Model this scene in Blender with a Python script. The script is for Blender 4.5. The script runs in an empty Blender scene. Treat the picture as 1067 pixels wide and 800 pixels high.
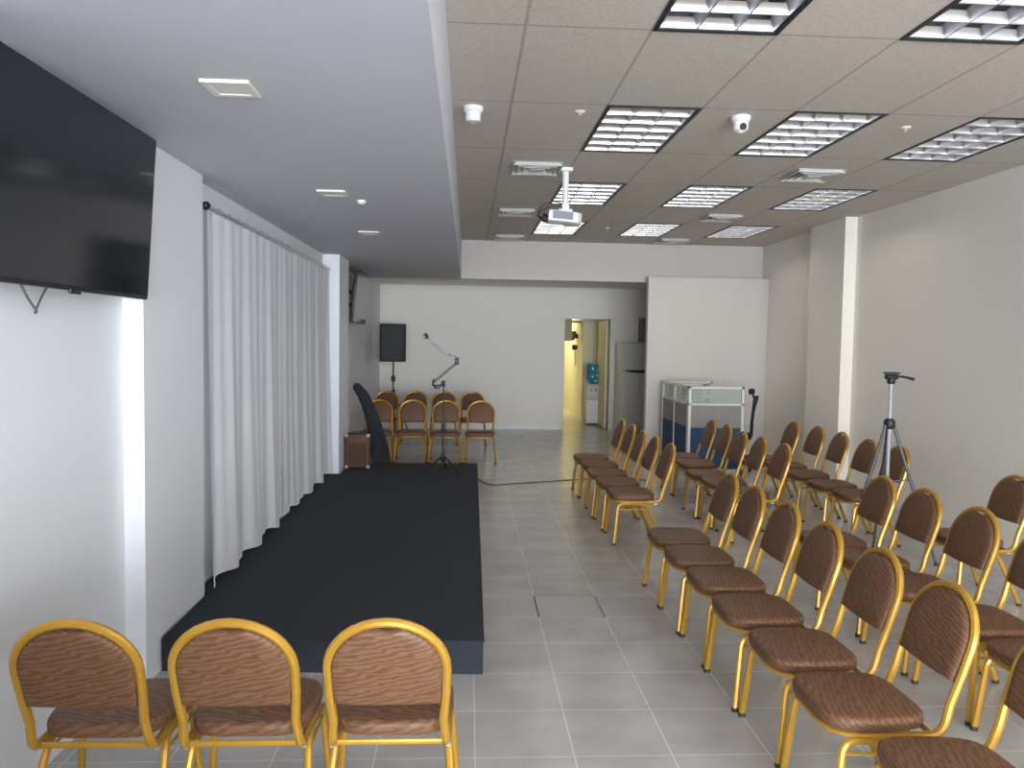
import bpy, bmesh, math, random
from mathutils import Vector, Matrix

random.seed(7)
S = bpy.context.scene
COL = S.collection
PI = math.pi

# ------------------------------------------------------------------ camera
cam_data = bpy.data.cameras.new('camera')
cam_data.sensor_width = 36.0
cam_data.lens = 835.0 / 1067.0 * 36.0
cam_data.clip_end = 200
cam_ob = bpy.data.objects.new('camera', cam_data)
COL.objects.link(cam_ob)
fw = Vector((0.05511904, 0.99701137, -0.05413147))
rt = Vector((0.99839532, -0.05432816, 0.01597586))
up = Vector((-0.01298725, 0.05492518, 0.99840601))
m = Matrix((rt, up, -fw)).transposed().to_4x4()
m.translation = Vector((0, 0, 1.68))
cam_ob.matrix_world = m
S.camera = cam_ob

# ------------------------------------------------------------------ world, light, exposure
S.view_settings.view_transform = 'Standard'
S.view_settings.look = 'None'
S.view_settings.gamma = 1.0
S.view_settings.use_curve_mapping = False
S.view_settings.exposure = 0.27

world = bpy.data.worlds.new('world')
S.world = world
world.use_nodes = True
bg = world.node_tree.nodes['Background']
bg.inputs[0].default_value = (0.62, 0.76, 1.0, 1)
bg.inputs[1].default_value = 0.6


def area_light(name, loc, rot, sx, sy, power, col):
    d = bpy.data.lights.new(name, 'AREA')
    d.shape = 'RECTANGLE'
    d.size, d.size_y = sx, sy
    d.energy = power
    d.color = col
    o = bpy.data.objects.new(name, d)
    o.location = loc
    o.rotation_euler = rot
    COL.objects.link(o)
    return o


# daylight entering through the glazed shop front behind the camera (area light faces +Y)
area_light('shop_front_daylight', (1.45, -7.40, 1.5), (PI / 2, 0, 0), 5.6, 2.7, 1330, (0.87, 0.935, 1.0))
# warm ceiling lamp in the room behind the doorway
area_light('back_room_lamp_light', (1.85, 19.2, 2.55), (0, 0, 0), 0.6, 1.2, 29, (1.0, 0.90, 0.62))


# ------------------------------------------------------------------ helpers: materials
def new_mat(name, col, rough=0.6, metal=0.0, spec=0.5):
    mt = bpy.data.materials.new(name)
    mt.use_nodes = True
    b = mt.node_tree.nodes['Principled BSDF']
    b.inputs['Base Color'].default_value = (*col, 1)
    b.inputs['Roughness'].default_value = rough
    b.inputs['Metallic'].default_value = metal
    b.inputs['Specular IOR Level'].default_value = spec
    return mt


def noisy(name, c1, c2, scale=20, rough=0.6, metal=0.0, bump=0.0, stretch=(1, 1, 1), spec=0.5, detail=3):
    mt = new_mat(name, c1, rough, metal, spec)
    nt = mt.node_tree
    b = nt.nodes['Principled BSDF']
    tc = nt.nodes.new('ShaderNodeTexCoord')
    mp = nt.nodes.new('ShaderNodeMapping')
    mp.inputs['Scale'].default_value = stretch
    nz = nt.nodes.new('ShaderNodeTexNoise')
    nz.inputs['Scale'].default_value = scale
    nz.inputs['Detail'].default_value = detail
    cr = nt.nodes.new('ShaderNodeMix')
    cr.data_type = 'RGBA'
    cr.inputs[6].default_value = (*c1, 1)
    cr.inputs[7].default_value = (*c2, 1)
    nt.links.new(tc.outputs['Object'], mp.inputs[0])
    nt.links.new(mp.outputs[0], nz.inputs['Vector'])
    nt.links.new(nz.outputs[0], cr.inputs[0])
    nt.links.new(cr.outputs[2], b.inputs['Base Color'])
    if bump:
        bp = nt.nodes.new('ShaderNodeBump')
        bp.inputs['Strength'].default_value = bump
        bp.inputs['Distance'].default_value = 0.01
        nt.links.new(nz.outputs[0], bp.inputs['Height'])
        nt.links.new(bp.outputs[0], b.inputs['Normal'])
    return mt


def emit_mat(name, col, strength):
    mt = new_mat(name, col)
    b = mt.node_tree.nodes['Principled BSDF']
    b.inputs['Emission Color'].default_value = (*col, 1)
    b.inputs['Emission Strength'].default_value = strength
    return mt


def grid_mat(name, c1, c2, line, w, h, ox, oy, mortar, rough, spec=0.5, bump=0.15, noise_amt=0.5, nscale=6):
    """rectangular grid laid out in the object's own (world placed) coordinates"""
    mt = new_mat(name, c1, rough, 0, spec)
    nt = mt.node_tree
    b = nt.nodes['Principled BSDF']
    tc = nt.nodes.new('ShaderNodeTexCoord')
    mp = nt.nodes.new('ShaderNodeMapping')
    mp.inputs['Location'].default_value = (-ox, -oy, 0)
    br = nt.nodes.new('ShaderNodeTexBrick')
    br.offset = 0.0
    br.squash = 1.0
    br.inputs['Scale'].default_value = 1.0
    br.inputs['Brick Width'].default_value = w
    br.inputs['Row Height'].default_value = h
    br.inputs['Mortar Size'].default_value = mortar
    br.inputs['Mortar Smooth'].default_value = 0.1
    br.inputs['Color1'].default_value = (*c1, 1)
    br.inputs['Color2'].default_value = (*c2, 1)
    br.inputs['Mortar'].default_value = (*line, 1)
    nz = nt.nodes.new('ShaderNodeTexNoise')
    nz.inputs['Scale'].default_value = nscale
    nz.inputs['Detail'].default_value = 4
    mx = nt.nodes.new('ShaderNodeMix')
    mx.data_type = 'RGBA'
    mx.blend_type = 'SOFT_LIGHT'
    mx.inputs[0].default_value = noise_amt
    nt.links.new(tc.outputs['Object'], mp.inputs[0])
    nt.links.new(mp.outputs[0], br.inputs['Vector'])
    nt.links.new(tc.outputs['Object'], nz.inputs['Vector'])
    nt.links.new(br.outputs['Color'], mx.inputs[6])
    nt.links.new(nz.outputs[0], mx.inputs[7])
    nt.links.new(mx.outputs[2], b.inputs['Base Color'])
    bp = nt.nodes.new('ShaderNodeBump')
    bp.inputs['Strength'].default_value = bump
    bp.inputs['Distance'].default_value = 0.004
    bp.invert = True
    nt.links.new(br.outputs['Fac'], bp.inputs['Height'])
    nt.links.new(bp.outputs[0], b.inputs['Normal'])
    return mt


M = {}
M['wall'] = noisy('white_wall_paint', (0.75, 0.775, 0.815), (0.77, 0.795, 0.835), 3, 0.55)
M['wall_warm'] = noisy('offwhite_wall_paint', (0.84, 0.80, 0.735), (0.86, 0.82, 0.755), 3, 0.6)
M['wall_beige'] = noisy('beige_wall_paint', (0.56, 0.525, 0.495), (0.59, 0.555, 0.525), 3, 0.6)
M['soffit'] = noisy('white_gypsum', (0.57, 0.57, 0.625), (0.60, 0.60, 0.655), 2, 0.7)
M['yellow'] = noisy('yellow_wall_paint', (0.79, 0.75, 0.53), (0.81, 0.77, 0.56), 3, 0.5)
M['ceil'] = grid_mat('ceiling_tiles', (0.62, 0.56, 0.50), (0.64, 0.575, 0.515), (0.43, 0.385, 0.34),
                     0.602, 1.215, 0.25, 3.843, 0.009, 0.85, 0.3, 0.2, 0.5, 60)
M['floor'] = grid_mat('grey_floor_tiles', (0.455, 0.44, 0.42), (0.48, 0.465, 0.445), (0.64, 0.63, 0.61),
                      0.403, 0.4086, 0.452, 3.144, 0.0035, 0.22, 0.5, 0.05, 0.6, 3)
M['gold'] = noisy('gold_enamel', (0.44, 0.235, 0.026), (0.50, 0.28, 0.036), 12, 0.32, 0.30)
M['rubber'] = new_mat('black_rubber', (0.03, 0.03, 0.03), 0.7)
M['black'] = noisy('black_plastic', (0.012, 0.012, 0.014), (0.02, 0.02, 0.023), 30, 0.45)
M['blackcloth'] = noisy('black_nylon', (0.010, 0.011, 0.016), (0.022, 0.023, 0.03), 60, 0.85, bump=0.3)
M['white_plastic'] = noisy('white_plastic', (0.78, 0.77, 0.75), (0.82, 0.81, 0.79), 8, 0.4)
M['grey_plastic'] = noisy('grey_plastic', (0.35, 0.35, 0.38), (0.4, 0.4, 0.43), 8, 0.4)
M['dark_vent'] = noisy('projector_vent', (0.16, 0.16, 0.20), (0.30, 0.30, 0.36), 90, 0.5)
M['alu'] = noisy('brushed_aluminium', (0.60, 0.60, 0.60), (0.66, 0.66, 0.66), 12, 0.32, 0.9)
M['reflector'] = noisy('louvre_aluminium', (0.60, 0.60, 0.62), (0.64, 0.64, 0.66), 5, 0.32, 1.0)
M['housing'] = noisy('lamp_housing', (0.22, 0.22, 0.25), (0.26, 0.26, 0.29), 5, 0.4, 0.3)
M['tube'] = new_mat('unlit_tube', (0.8, 0.8, 0.8), 0.3)
M['black_metal'] = noisy('black_metal', (0.02, 0.02, 0.02), (0.035, 0.035, 0.035), 20, 0.4, 0.5)
M['screen'] = new_mat('tv_screen', (0.009, 0.012, 0.018), 0.10, 0, 0.45)
M['stage'] = noisy('stage_carpet', (0.014, 0.018, 0.026), (0.026, 0.031, 0.042), 160, 0.95, bump=0.3)
M['amp_cloth'] = noisy('brown_tolex', (0.095, 0.045, 0.028), (0.13, 0.062, 0.038), 80, 0.7, bump=0.2)
M['chrome'] = noisy('chrome', (0.75, 0.75, 0.75), (0.8, 0.8, 0.8), 5, 0.2, 1)
M['frame_grey'] = noisy('partition_frame', (0.62, 0.61, 0.58), (0.66, 0.65, 0.62), 6, 0.45)
M['fab_grey'] = noisy('grey_partition_fabric', (0.24, 0.23, 0.215), (0.29, 0.28, 0.26), 200, 0.9)
M['fab_blue'] = noisy('blue_partition_fabric', (0.020, 0.060, 0.13), (0.03, 0.08, 0.17), 200, 0.9)
M['wood_light'] = noisy('pale_laminate', (0.52, 0.49, 0.43), (0.56, 0.53, 0.47), 4, 0.5)
M['fridge'] = noisy('fridge_enamel', (0.55, 0.54, 0.50), (0.58, 0.57, 0.53), 3, 0.35)
M['water'] = new_mat('blue_bottle', (0.05, 0.36, 0.50), 0.12)
M['water'].node_tree.nodes['Principled BSDF'].inputs['Transmission Weight'].default_value = 0.35
M['cable'] = new_mat('black_cable', (0.02, 0.02, 0.02), 0.5)
M['cable_grey'] = new_mat('grey_cable', (0.12, 0.13, 0.13), 0.5)
M['tripod'] = noisy('tripod_grey', (0.075, 0.08, 0.085), (0.10, 0.105, 0.11), 15, 0.5, 0.3)

# glass
g = bpy.data.materials.new('clear_glass')
g.use_nodes = True
gn = g.node_tree
gb = gn.nodes['Principled BSDF']
gb.inputs['Base Color'].default_value = (0.58, 0.60, 0.57, 1)
gb.inputs['Roughness'].default_value = 0.08
gt = gn.nodes.new('ShaderNodeBsdfTransparent')
gt.inputs[0].default_value = (0.92, 0.96, 0.94, 1)
gm = gn.nodes.new('ShaderNodeMixShader')
gm.inputs[0].default_value = 0.68
gn.links.new(gb.outputs[0], gm.inputs[1])
gn.links.new(gt.outputs[0], gm.inputs[2])
gn.links.new(gm.outputs[0], gn.nodes['Material Output'].inputs[0])
M['glass'] = g


def chair_fabric():
    mt = new_mat('brown_wave_fabric', (0.2, 0.1, 0.06), 0.5, 0, 0.38)
    nt = mt.node_tree
    b = nt.nodes['Principled BSDF']
    tc = nt.nodes.new('ShaderNodeTexCoord')
    mp = nt.nodes.new('ShaderNodeMapping')
    mp.inputs['Scale'].default_value = (1.0, 1.0, 1.0)
    wv = nt.nodes.new('ShaderNodeTexWave')
    wv.wave_type = 'BANDS'
    wv.bands_direction = 'DIAGONAL'
    wv.inputs['Scale'].default_value = 22
    wv.inputs['Distortion'].default_value = 7
    wv.inputs['Detail'].default_value = 2
    wv.inputs['Detail Scale'].default_value = 1.6
    mp.inputs['Scale'].default_value = (0.35, 1.2, 1.3)
    ramp = nt.nodes.new('ShaderNodeValToRGB')
    ramp.color_ramp.elements[0].position = 0.15
    ramp.color_ramp.elements[0].color = (0.112, 0.052, 0.026, 1)
    ramp.color_ramp.elements[1].position = 0.75
    ramp.color_ramp.elements[1].color = (0.180, 0.089, 0.045, 1)
    nt.links.new(tc.outputs['Object'], mp.inputs[0])
    nt.links.new(mp.outputs[0], wv.inputs['Vector'])
    nt.links.new(wv.outputs[0], ramp.inputs[0])
    nt.links.new(ramp.outputs[0], b.inputs['Base Color'])
    return mt


M['fabric'] = chair_fabric()


def curtain_mat():
    mt = bpy.data.materials.new('sheer_white_curtain')
    mt.use_nodes = True
    nt = mt.node_tree
    b = nt.nodes['Principled BSDF']
    b.inputs['Base Color'].default_value = (0.91, 0.93, 0.97, 1)
    b.inputs['Roughness'].default_value = 0.8
    tr = nt.nodes.new('ShaderNodeBsdfTranslucent')
    tr.inputs[0].default_value = (0.84, 0.86, 0.9, 1)
    tp = nt.nodes.new('ShaderNodeBsdfTransparent')
    m1 = nt.nodes.new('ShaderNodeMixShader')
    m1.inputs[0].default_value = 0.2
    m2 = nt.nodes.new('ShaderNodeMixShader')
    m2.inputs[0].default_value = 0.07
    out = nt.nodes['Material Output']
    nt.links.new(b.outputs[0], m1.inputs[1])
    nt.links.new(tr.outputs[0], m1.inputs[2])
    nt.links.new(m1.outputs[0], m2.inputs[1])
    nt.links.new(tp.outputs[0], m2.inputs[2])
    nt.links.new(m2.outputs[0], out.inputs[0])
    return mt


M['curtain'] = curtain_mat()


# ------------------------------------------------------------------ helpers: geometry
def thing(name, label, cat, loc=(0, 0, 0), rz=0.0, group=None):
    o = bpy.data.objects.new(name, None)
    o.empty_display_size = 0.1
    COL.objects.link(o)
    o.location = loc
    o.rotation_euler = (0, 0, rz)
    o['label'] = label
    o['category'] = cat
    if group:
        o['group'] = group
    return o


def tag(o, label, cat, group=None):
    o['label'] = label
    o['category'] = cat
    if group:
        o['group'] = group
    return o


def obj(name, bm, mat, parent=None, smooth=False, loc=None, rz=None):
    bmesh.ops.recalc_face_normals(bm, faces=bm.faces)
    me = bpy.data.meshes.new(name)
    bm.to_mesh(me)
    bm.free()
    me.materials.append(mat)
    if smooth:
        for p in me.polygons:
            p.use_smooth = True
        try:
            me.set_sharp_from_angle(angle=math.radians(38))
        except Exception:
            pass
    o = bpy.data.objects.new(name, me)
    COL.objects.link(o)
    if parent:
        o.parent = parent
    if loc:
        o.location = loc
    if rz is not None:
        o.rotation_euler = (0, 0, rz)
    return o


def struct(name, bm, mat, parent=None, smooth=False):
    o = obj(name, bm, mat, parent, smooth)
    if parent is None:
        o['kind'] = 'structure'
    return o


def copy_tree(o, parent=None):
    c = o.copy()
    COL.objects.link(c)
    c.parent = parent
    for ch in list(o.children):
        copy_tree(ch, c)
    return c


def NB():
    return bmesh.new()


def box(bm, x0, x1, y0, y1, z0, z1, bev=0.0, seg=2, mat=None):
    """axis aligned box, optionally bevelled and transformed by mat"""
    t = bmesh.new()
    vs = [t.verts.new((x, y, z)) for x in (x0, x1) for y in (y0, y1) for z in (z0, z1)]
    for f in ((0, 1, 3, 2), (4, 6, 7, 5), (0, 4, 5, 1), (2, 3, 7, 6), (0, 2, 6, 4), (1, 5, 7, 3)):
        t.faces.new([vs[i] for i in f])
    if bev > 0:
        bmesh.ops.bevel(t, geom=list(t.edges), offset=bev, segments=seg, affect='EDGES', profile=0.5)
    if mat is not None:
        t.transform(mat)
    merge(bm, t)
    return bm


def merge(bm, t):
    me = bpy.data.meshes.new('tmp')
    t.to_mesh(me)
    t.free()
    bm.from_mesh(me)
    bpy.data.meshes.remove(me)


def fillet(pts, r, n=5, closed=False):
    """round the inner corners of a polyline"""
    pts = [Vector(p) for p in pts]
    out = [pts[0]]
    for i in range(1, len(pts) - 1):
        a, b, c = pts[i - 1], pts[i], pts[i + 1]
        d1, d2 = (a - b), (c - b)
        rr = min(r, d1.length * 0.49, d2.length * 0.49)
        p1 = b + d1.normalized() * rr
        p2 = b + d2.normalized() * rr
        for k in range(n + 1):
            t = k / n
            out.append(p1 * (1 - t) ** 2 + b * 2 * t * (1 - t) + p2 * t * t)
    out.append(pts[-1])
    return out


def smooth_path(pts, n=6):
    """Catmull-Rom through points"""
    P = [Vector(p) for p in pts]
    P = [P[0] * 2 - P[1]] + P + [P[-1] * 2 - P[-2]]
    out = []
    for i in range(1, len(P) - 2):
        p0, p1, p2, p3 = P[i - 1:i + 3]
        for k in range(n):
            t = k / n
            out.append(0.5 * ((2 * p1) + (p2 - p0) * t + (2 * p0 - 5 * p1 + 4 * p2 - p3) * t * t +
                              (3 * p1 - p0 - 3 * p2 + p3) * t ** 3))
    out.append(P[-2])
    return out


def tube(bm, pts, r, seg=8, r2=None, cap=True, closed=False, up=None):
    """sweep a circle (or ellipse r x r2) along pts; r may be a list of radii"""
    pts = [Vector(p) for p in pts]
    n = len(pts)
    rings = []
    nrm = None
    for i, p in enumerate(pts):
        if closed:
            tan = (pts[(i + 1) % n] - pts[i - 1]).normalized()
        elif i == 0:
            tan = (pts[1] - p).normalized()
        elif i == n - 1:
            tan = (p - pts[i - 1]).normalized()
        else:
            tan = (pts[i + 1] - pts[i - 1]).normalized()
        if up is not None:
            nrm = Vector(up) - tan * Vector(up).dot(tan)
            nrm.normalize()
        elif nrm is None:
            h = Vector((0, 0, 1)) if abs(tan.z) < 0.9 else Vector((1, 0, 0))
            nrm = (h - tan * h.dot(tan)).normalized()
        else:
            nrm = (nrm - tan * nrm.dot(tan)).normalized()
        bi = tan.cross(nrm)
        ra = r[i] if isinstance(r, (list, tuple)) else r
        rb = ra if r2 is None else r2
        rings.append([bm.verts.new(p + nrm * ra * math.cos(2 * PI * k / seg) + bi * rb * math.sin(2 * PI * k / seg))
                      for k in range(seg)])
    m_ = n if closed else n - 1
    for i in range(m_):
        a, b = rings[i], rings[(i + 1) % n]
        for k in range(seg):
            bm.faces.new((a[k], a[(k + 1) % seg], b[(k + 1) % seg], b[k]))
    if cap and not closed:
        bm.faces.new(rings[0][::-1])
        bm.faces.new(rings[-1])
    return bm


def lathe(bm, prof, seg=20, c=(0, 0, 0), axis='Z'):
    """revolve a (radius, height) profile"""
    rings = []
    for (r, h) in prof:
        ring = []
        for k in range(seg):
            a = 2 * PI * k / seg
            v = (r * math.cos(a), r * math.sin(a), h)
            if axis == 'Y':
                v = (v[0], h, v[1])
            elif axis == 'X':
                v = (h, v[0], v[1])
            ring.append(bm.verts.new((v[0] + c[0], v[1] + c[1], v[2] + c[2])))
        rings.append(ring)
    for a, b in zip(rings[:-1], rings[1:]):
        for k in range(seg):
            bm.faces.new((a[k], a[(k + 1) % seg], b[(k + 1) % seg], b[k]))
    bm.faces.new(rings[0][::-1])
    bm.faces.new(rings[-1])
    return bm


def prism(bm, outline, z0, z1, mat=None, bev=0.0, seg=2):
    """extrude a closed 2-D outline from z0 to z1"""
    t = bmesh.new()
    lo = [t.verts.new((x, y, z0)) for x, y in outline]
    hi = [t.verts.new((x, y, z1)) for x, y in outline]
    t.faces.new(lo[::-1])
    t.faces.new(hi)
    n = len(outline)
    for i in range(n):
        t.faces.new((lo[i], lo[(i + 1) % n], hi[(i + 1) % n], hi[i]))
    if bev > 0:
        ed = [e for e in t.edges if abs(e.verts[0].co.z - e.verts[1].co.z) < 1e-6]
        bmesh.ops.bevel(t, geom=ed, offset=bev, segments=seg, affect='EDGES', profile=0.5)
    if mat is not None:
        t.transform(mat)
    merge(bm, t)
    return bm


def pillow(bm, outline_fn, n_ring, thick, dome, base=0.0, ns=48, edge=0.35):
    """stuffed cushion: outline_fn(angle)->(x,y); flat base plane, rounded edge and gently domed top"""
    prof = []                     # (scale inset in metres, height)
    for k in range(7):            # side wall rounds over
        a = PI / 2 * k / 6
        prof.append((thick * 0.45 * (1 - math.cos(a)), thick * (1 - edge) + thick * edge * math.sin(a)))
    lower = [(thick * 0.30, 0.0), (thick * 0.08, thick * 0.12), (0.0, thick * 0.35)]
    rings = []

    def ring(inset, z, scale=1.0):
        r = []
        for i in range(ns):
            x, y = outline_fn(2 * PI * i / ns)
            L = math.hypot(x, y)
            f = max(0.0, (L - inset) / L) * scale
            r.append(bm.verts.new((x * f, y * f, z + base)))
        rings.append(r)
    for ins, z in lower + prof:
        ring(ins, z)
    ins, zt = prof[-1]
    for k in range(1, 7):
        s = 1 - k / 7
        ring(ins, zt + dome * (1 - s * s), s)
    for a, b in zip(rings[:-1], rings[1:]):
        for i in range(ns):
            bm.faces.new((a[i], a[(i + 1) % ns], b[(i + 1) % ns], b[i]))
    bm.faces.new(rings[0][::-1])
    bm.faces.new(rings[-1])
    return bm


def beam(bm, a, b, r, seg=8):
    return tube(bm, [a, b], r, seg)


# ================================================================== ROOM SHELL
XL = -1.60          # left wall (recessed parts)
XR = 4.45           # right wall
YF = -7.5           # shop front
YB = 15.10          # rear wall
ZC = 3.16           # tile ceiling
ZS = 2.59           # soffit / beam underside
ZR = 2.69           # rear ceiling
XS = -0.12          # soffit face
YK = 12.03          # beam face


def vwall(bm, outline, z0, z1):
    prism(bm, outline, z0, z1)


# floor
b = NB()
box(b, -2.2, 5.0, YF - 0.6, 21.8, -0.12, 0.0)
struct('floor', b, M['floor'])

# left wall with its pilasters (one solid profile)
b = NB()
vwall(b, [(-2.0, YF), (-1.615, YF), (-1.615, 3.85), (-1.52, 3.85), (-1.52, 4.70), (XL, 4.70), (XL, 8.93),
          (-1.42, 8.93), (-1.42, 9.62), (-1.65, 9.62), (-1.65, YB), (-2.0, YB)], 0, ZR)
struct('wall_left', b, M['wall'])
# right wall with pilaster
b = NB()
vwall(b, [(4.85, YF), (4.85, YB + 0.15), (XR, YB + 0.15), (XR, 10.0), (4.31, 10.0), (4.31, 9.07), (XR, 9.07), (XR, YF)], 0, ZC + 0.05)
struct('wall_right', b, M['wall_warm'])
# rear wall with the doorway
DX0, DX1, DZ = 1.80, 2.70, 2.12
b = NB()
box(b, -2.0, DX0, YB, YB + 0.15, 0, ZR)
box(b, DX1, XR, YB, YB + 0.15, 0, ZR)
box(b, DX0, DX1, YB, YB + 0.15, DZ, ZR)
struct('wall_back', b, M['wall_warm'])
b = NB()
box(b, -1.65, DX0 - 0.05, YB - 0.014, YB, 0, 0.085, 0.003)
box(b, DX1 + 0.05, 4.4, YB - 0.014, YB, 0, 0.085, 0.003)
struct('baseboard_back', b, M['white_plastic'])
b = NB()
box(b, XR - 0.012, XR, YF, 9.07, 0, 0.085, 0.003)
box(b, XR - 0.012, XR, 10.0, 11.75, 0, 0.085, 0.003)
struct('baseboard_right', b, M['white_plastic'])
# slim white partition wall in front of the rear kitchen corner
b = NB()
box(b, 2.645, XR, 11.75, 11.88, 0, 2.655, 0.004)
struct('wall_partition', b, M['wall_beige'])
# front wall: glazed shop front behind the camera
b = NB()
box(b, -2.0, -1.35, YF - 0.15, YF, 0, ZC)
box(b, 4.25, 4.85, YF - 0.15, YF, 0, ZC)
box(b, -1.35, 4.25, YF - 0.15, YF, 2.85, ZC)
box(b, -1.35, 4.25, YF - 0.15, YF, 0, 0.12)
struct('wall_front', b, M['wall'])
# unseen waist-high blocker, added to keep daylight off the left foreground chairs
b = NB()
box(b, -1.62, -0.42, 0.66, 0.78, 0, 1.07, 0.004)
struct('wall_light_blocker', b, M['wall'])
b = NB()
for k in range(5):
    x = -1.35 + 5.6 * k / 4
    box(b, x - 0.03, x + 0.03, YF - 0.11, YF - 0.05, 0.12, 2.85)
box(b, -1.35, 4.25, YF - 0.11, YF - 0.05, 2.79, 2.85)
box(b, -1.35, 4.25, YF - 0.11, YF - 0.05, 0.12, 0.18)
struct('window_1', b, M['black_metal'])

# tile ceiling with openings for the troffers
CX = [XS] + [0.25 + 0.602 * k for k in range(0, 7)] + [XR]
CY = [3.843 + 1.215 * k for k in range(-10, 7)] + [YK]
CY[0] = YF
LIGHT_ROWS = [2.628, 5.058, 7.488, 9.918, 0.198]      # near edge of every troffer row
LIGHT_COLS = [0.852, 2.056, 3.26]                    # left edge of every troffer column


def is_light(x0, y0):
    return any(abs(x0 - c) < 0.02 for c in LIGHT_COLS) and any(abs(y0 - r) < 0.02 for r in LIGHT_ROWS)


b = NB()
for i in range(len(CX) - 1):
    for j in range(len(CY) - 1):
        if is_light(CX[i], CY[j]):
            continue
        vs = [b.verts.new((x, y, ZC)) for x, y in
              ((CX[i], CY[j]), (CX[i], CY[j + 1]), (CX[i + 1], CY[j + 1]), (CX[i + 1], CY[j]))]
        b.faces.new(vs)
bmesh.ops.remove_doubles(b, verts=b.verts, dist=1e-4)
o = struct('ceiling', b, M['ceil'])
# plenum slab that closes the room above the tiles
b = NB()
box(b, -2.0, 4.85, YF - 0.15, 15.3, 3.42, 3.5)
struct('ceiling.001', b, M['wall'])
# lowered gypsum ceiling over the stage
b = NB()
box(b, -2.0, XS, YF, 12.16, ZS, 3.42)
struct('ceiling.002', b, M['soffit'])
# beam across the room and the rear ceiling
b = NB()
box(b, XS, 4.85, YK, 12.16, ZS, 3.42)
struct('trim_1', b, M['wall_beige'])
b = NB()
box(b, -2.0, 4.85, 12.16, YB + 0.15, ZR, 3.42)
struct('ceiling.003', b, M['wall_warm'])

# back room seen through the doorway
b = NB()
box(b, 1.05, 1.20, YB + 0.15, 21.6, 0, 2.7)
box(b, 1.05, 3.6, 21.6, 21.7, 0, 2.7)
box(b, 2.44, 3.6, 17.0, 17.15, 0, 2.7)
box(b, 2.44, 2.56, 17.15, 21.6, 0, 2.7)
box(b, 3.45, 3.6, YB + 0.15, 17.0, 0, 2.7)
box(b, 1.05, 3.6, YB + 0.15, 21.7, 2.7, 2.8)
struct('wall_backroom', b, M['yellow'])
b = NB()
box(b, 1.2, 2.44, 21.585, 21.6, 0, 0.09)
box(b, 2.44, 3.45, 16.985, 17.0, 0, 0.09)
struct('baseboard_backroom', b, M['wall_warm'])
# door lining
b = NB()
box(b, DX0 - 0.05, DX0 + 0.012, YB - 0.015, YB + 0.165, 0, DZ)
box(b, DX1 - 0.012, DX1 + 0.05, YB - 0.015, YB + 0.165, 0, DZ)
box(b, DX0 - 0.05, DX1 + 0.05, YB - 0.015, YB + 0.165, DZ - 0.012, DZ + 0.05)
struct('trim_2', b, M['wall_warm'])
# open door leaf
d = bpy.data.objects.new('door_1', None)
COL.objects.link(d)
d['kind'] = 'structure'
d.location = (DX1 - 0.03, YB + 0.17, 0)
b = NB()
box(b, -0.04, 0.0, 0, 0.86, 0.01, 2.09, 0.003)
obj('door_leaf', b, M['yellow'], d)
b = NB()
tube(b, fillet([(-0.04, 0.79, 1.02), (-0.085, 0.79, 1.02), (-0.085, 0.68, 1.02)], 0.02), 0.009, 8)
lathe(b, [(0.026, -0.048), (0.026, -0.038)], 14, (0, 0.79, 1.02), 'X')
obj('door_handle', b, M['chrome'], d, True)
b = NB()
for zz in (0.25, 1.05, 1.85):
    lathe(b, [(0.009, zz - 0.05), (0.009, zz + 0.05)], 8, (-0.045, 0.0, 0))
obj('hinge', b, M['chrome'], d, True)


# ================================================================== STAGE
st = thing('stage_platform', 'low stage covered in charcoal carpet running along the left wall', 'stage', (0, 0, 0))
b = NB()
prism(b, [(0.095, 3.95), (0.125, 9.74), (-1.40, 9.74), (-1.40, 8.92), (-1.585, 8.92), (-1.585, 4.72),
          (-1.51, 4.72), (-1.51, 4.02)], 0.0, 0.165)
obj('riser', b, M['stage'], st)
b = NB()
prism(b, [(0.100, 3.945), (0.130, 9.745), (-1.40, 9.745), (-1.40, 8.92), (-1.585, 8.92), (-1.585, 4.72),
          (-1.505, 4.72), (-1.505, 4.015)], 0.165, 0.173, None, 0.002, 1)
obj('carpet', b, M['stage'], st)

# floor access cover
fc = thing('floor_access_cover', 'square tile access cover with a dark joint, set in the aisle floor', 'floor cover', (0.6535, 4.98, 0))
b = NB()
box(b, -0.197, 0.197, -0.2, 0.2, 0.0, 0.003, 0.001, 1)
obj('cover_tile', b, noisy('cover_tile', (0.455, 0.44, 0.42), (0.47, 0.455, 0.435), 5, 0.3), fc)
b = NB()
for x0, x1, y0, y1 in ((-0.205, -0.197, -0.205, 0.205), (0.197, 0.205, -0.205, 0.205), (-0.197, 0.197, -0.205, -0.2), (-0.197, 0.197, 0.2, 0.205)):
    box(b, x0, x1, y0, y1, 0.0, 0.0022)
obj('joint_frame', b, M['tripod'], fc)


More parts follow.
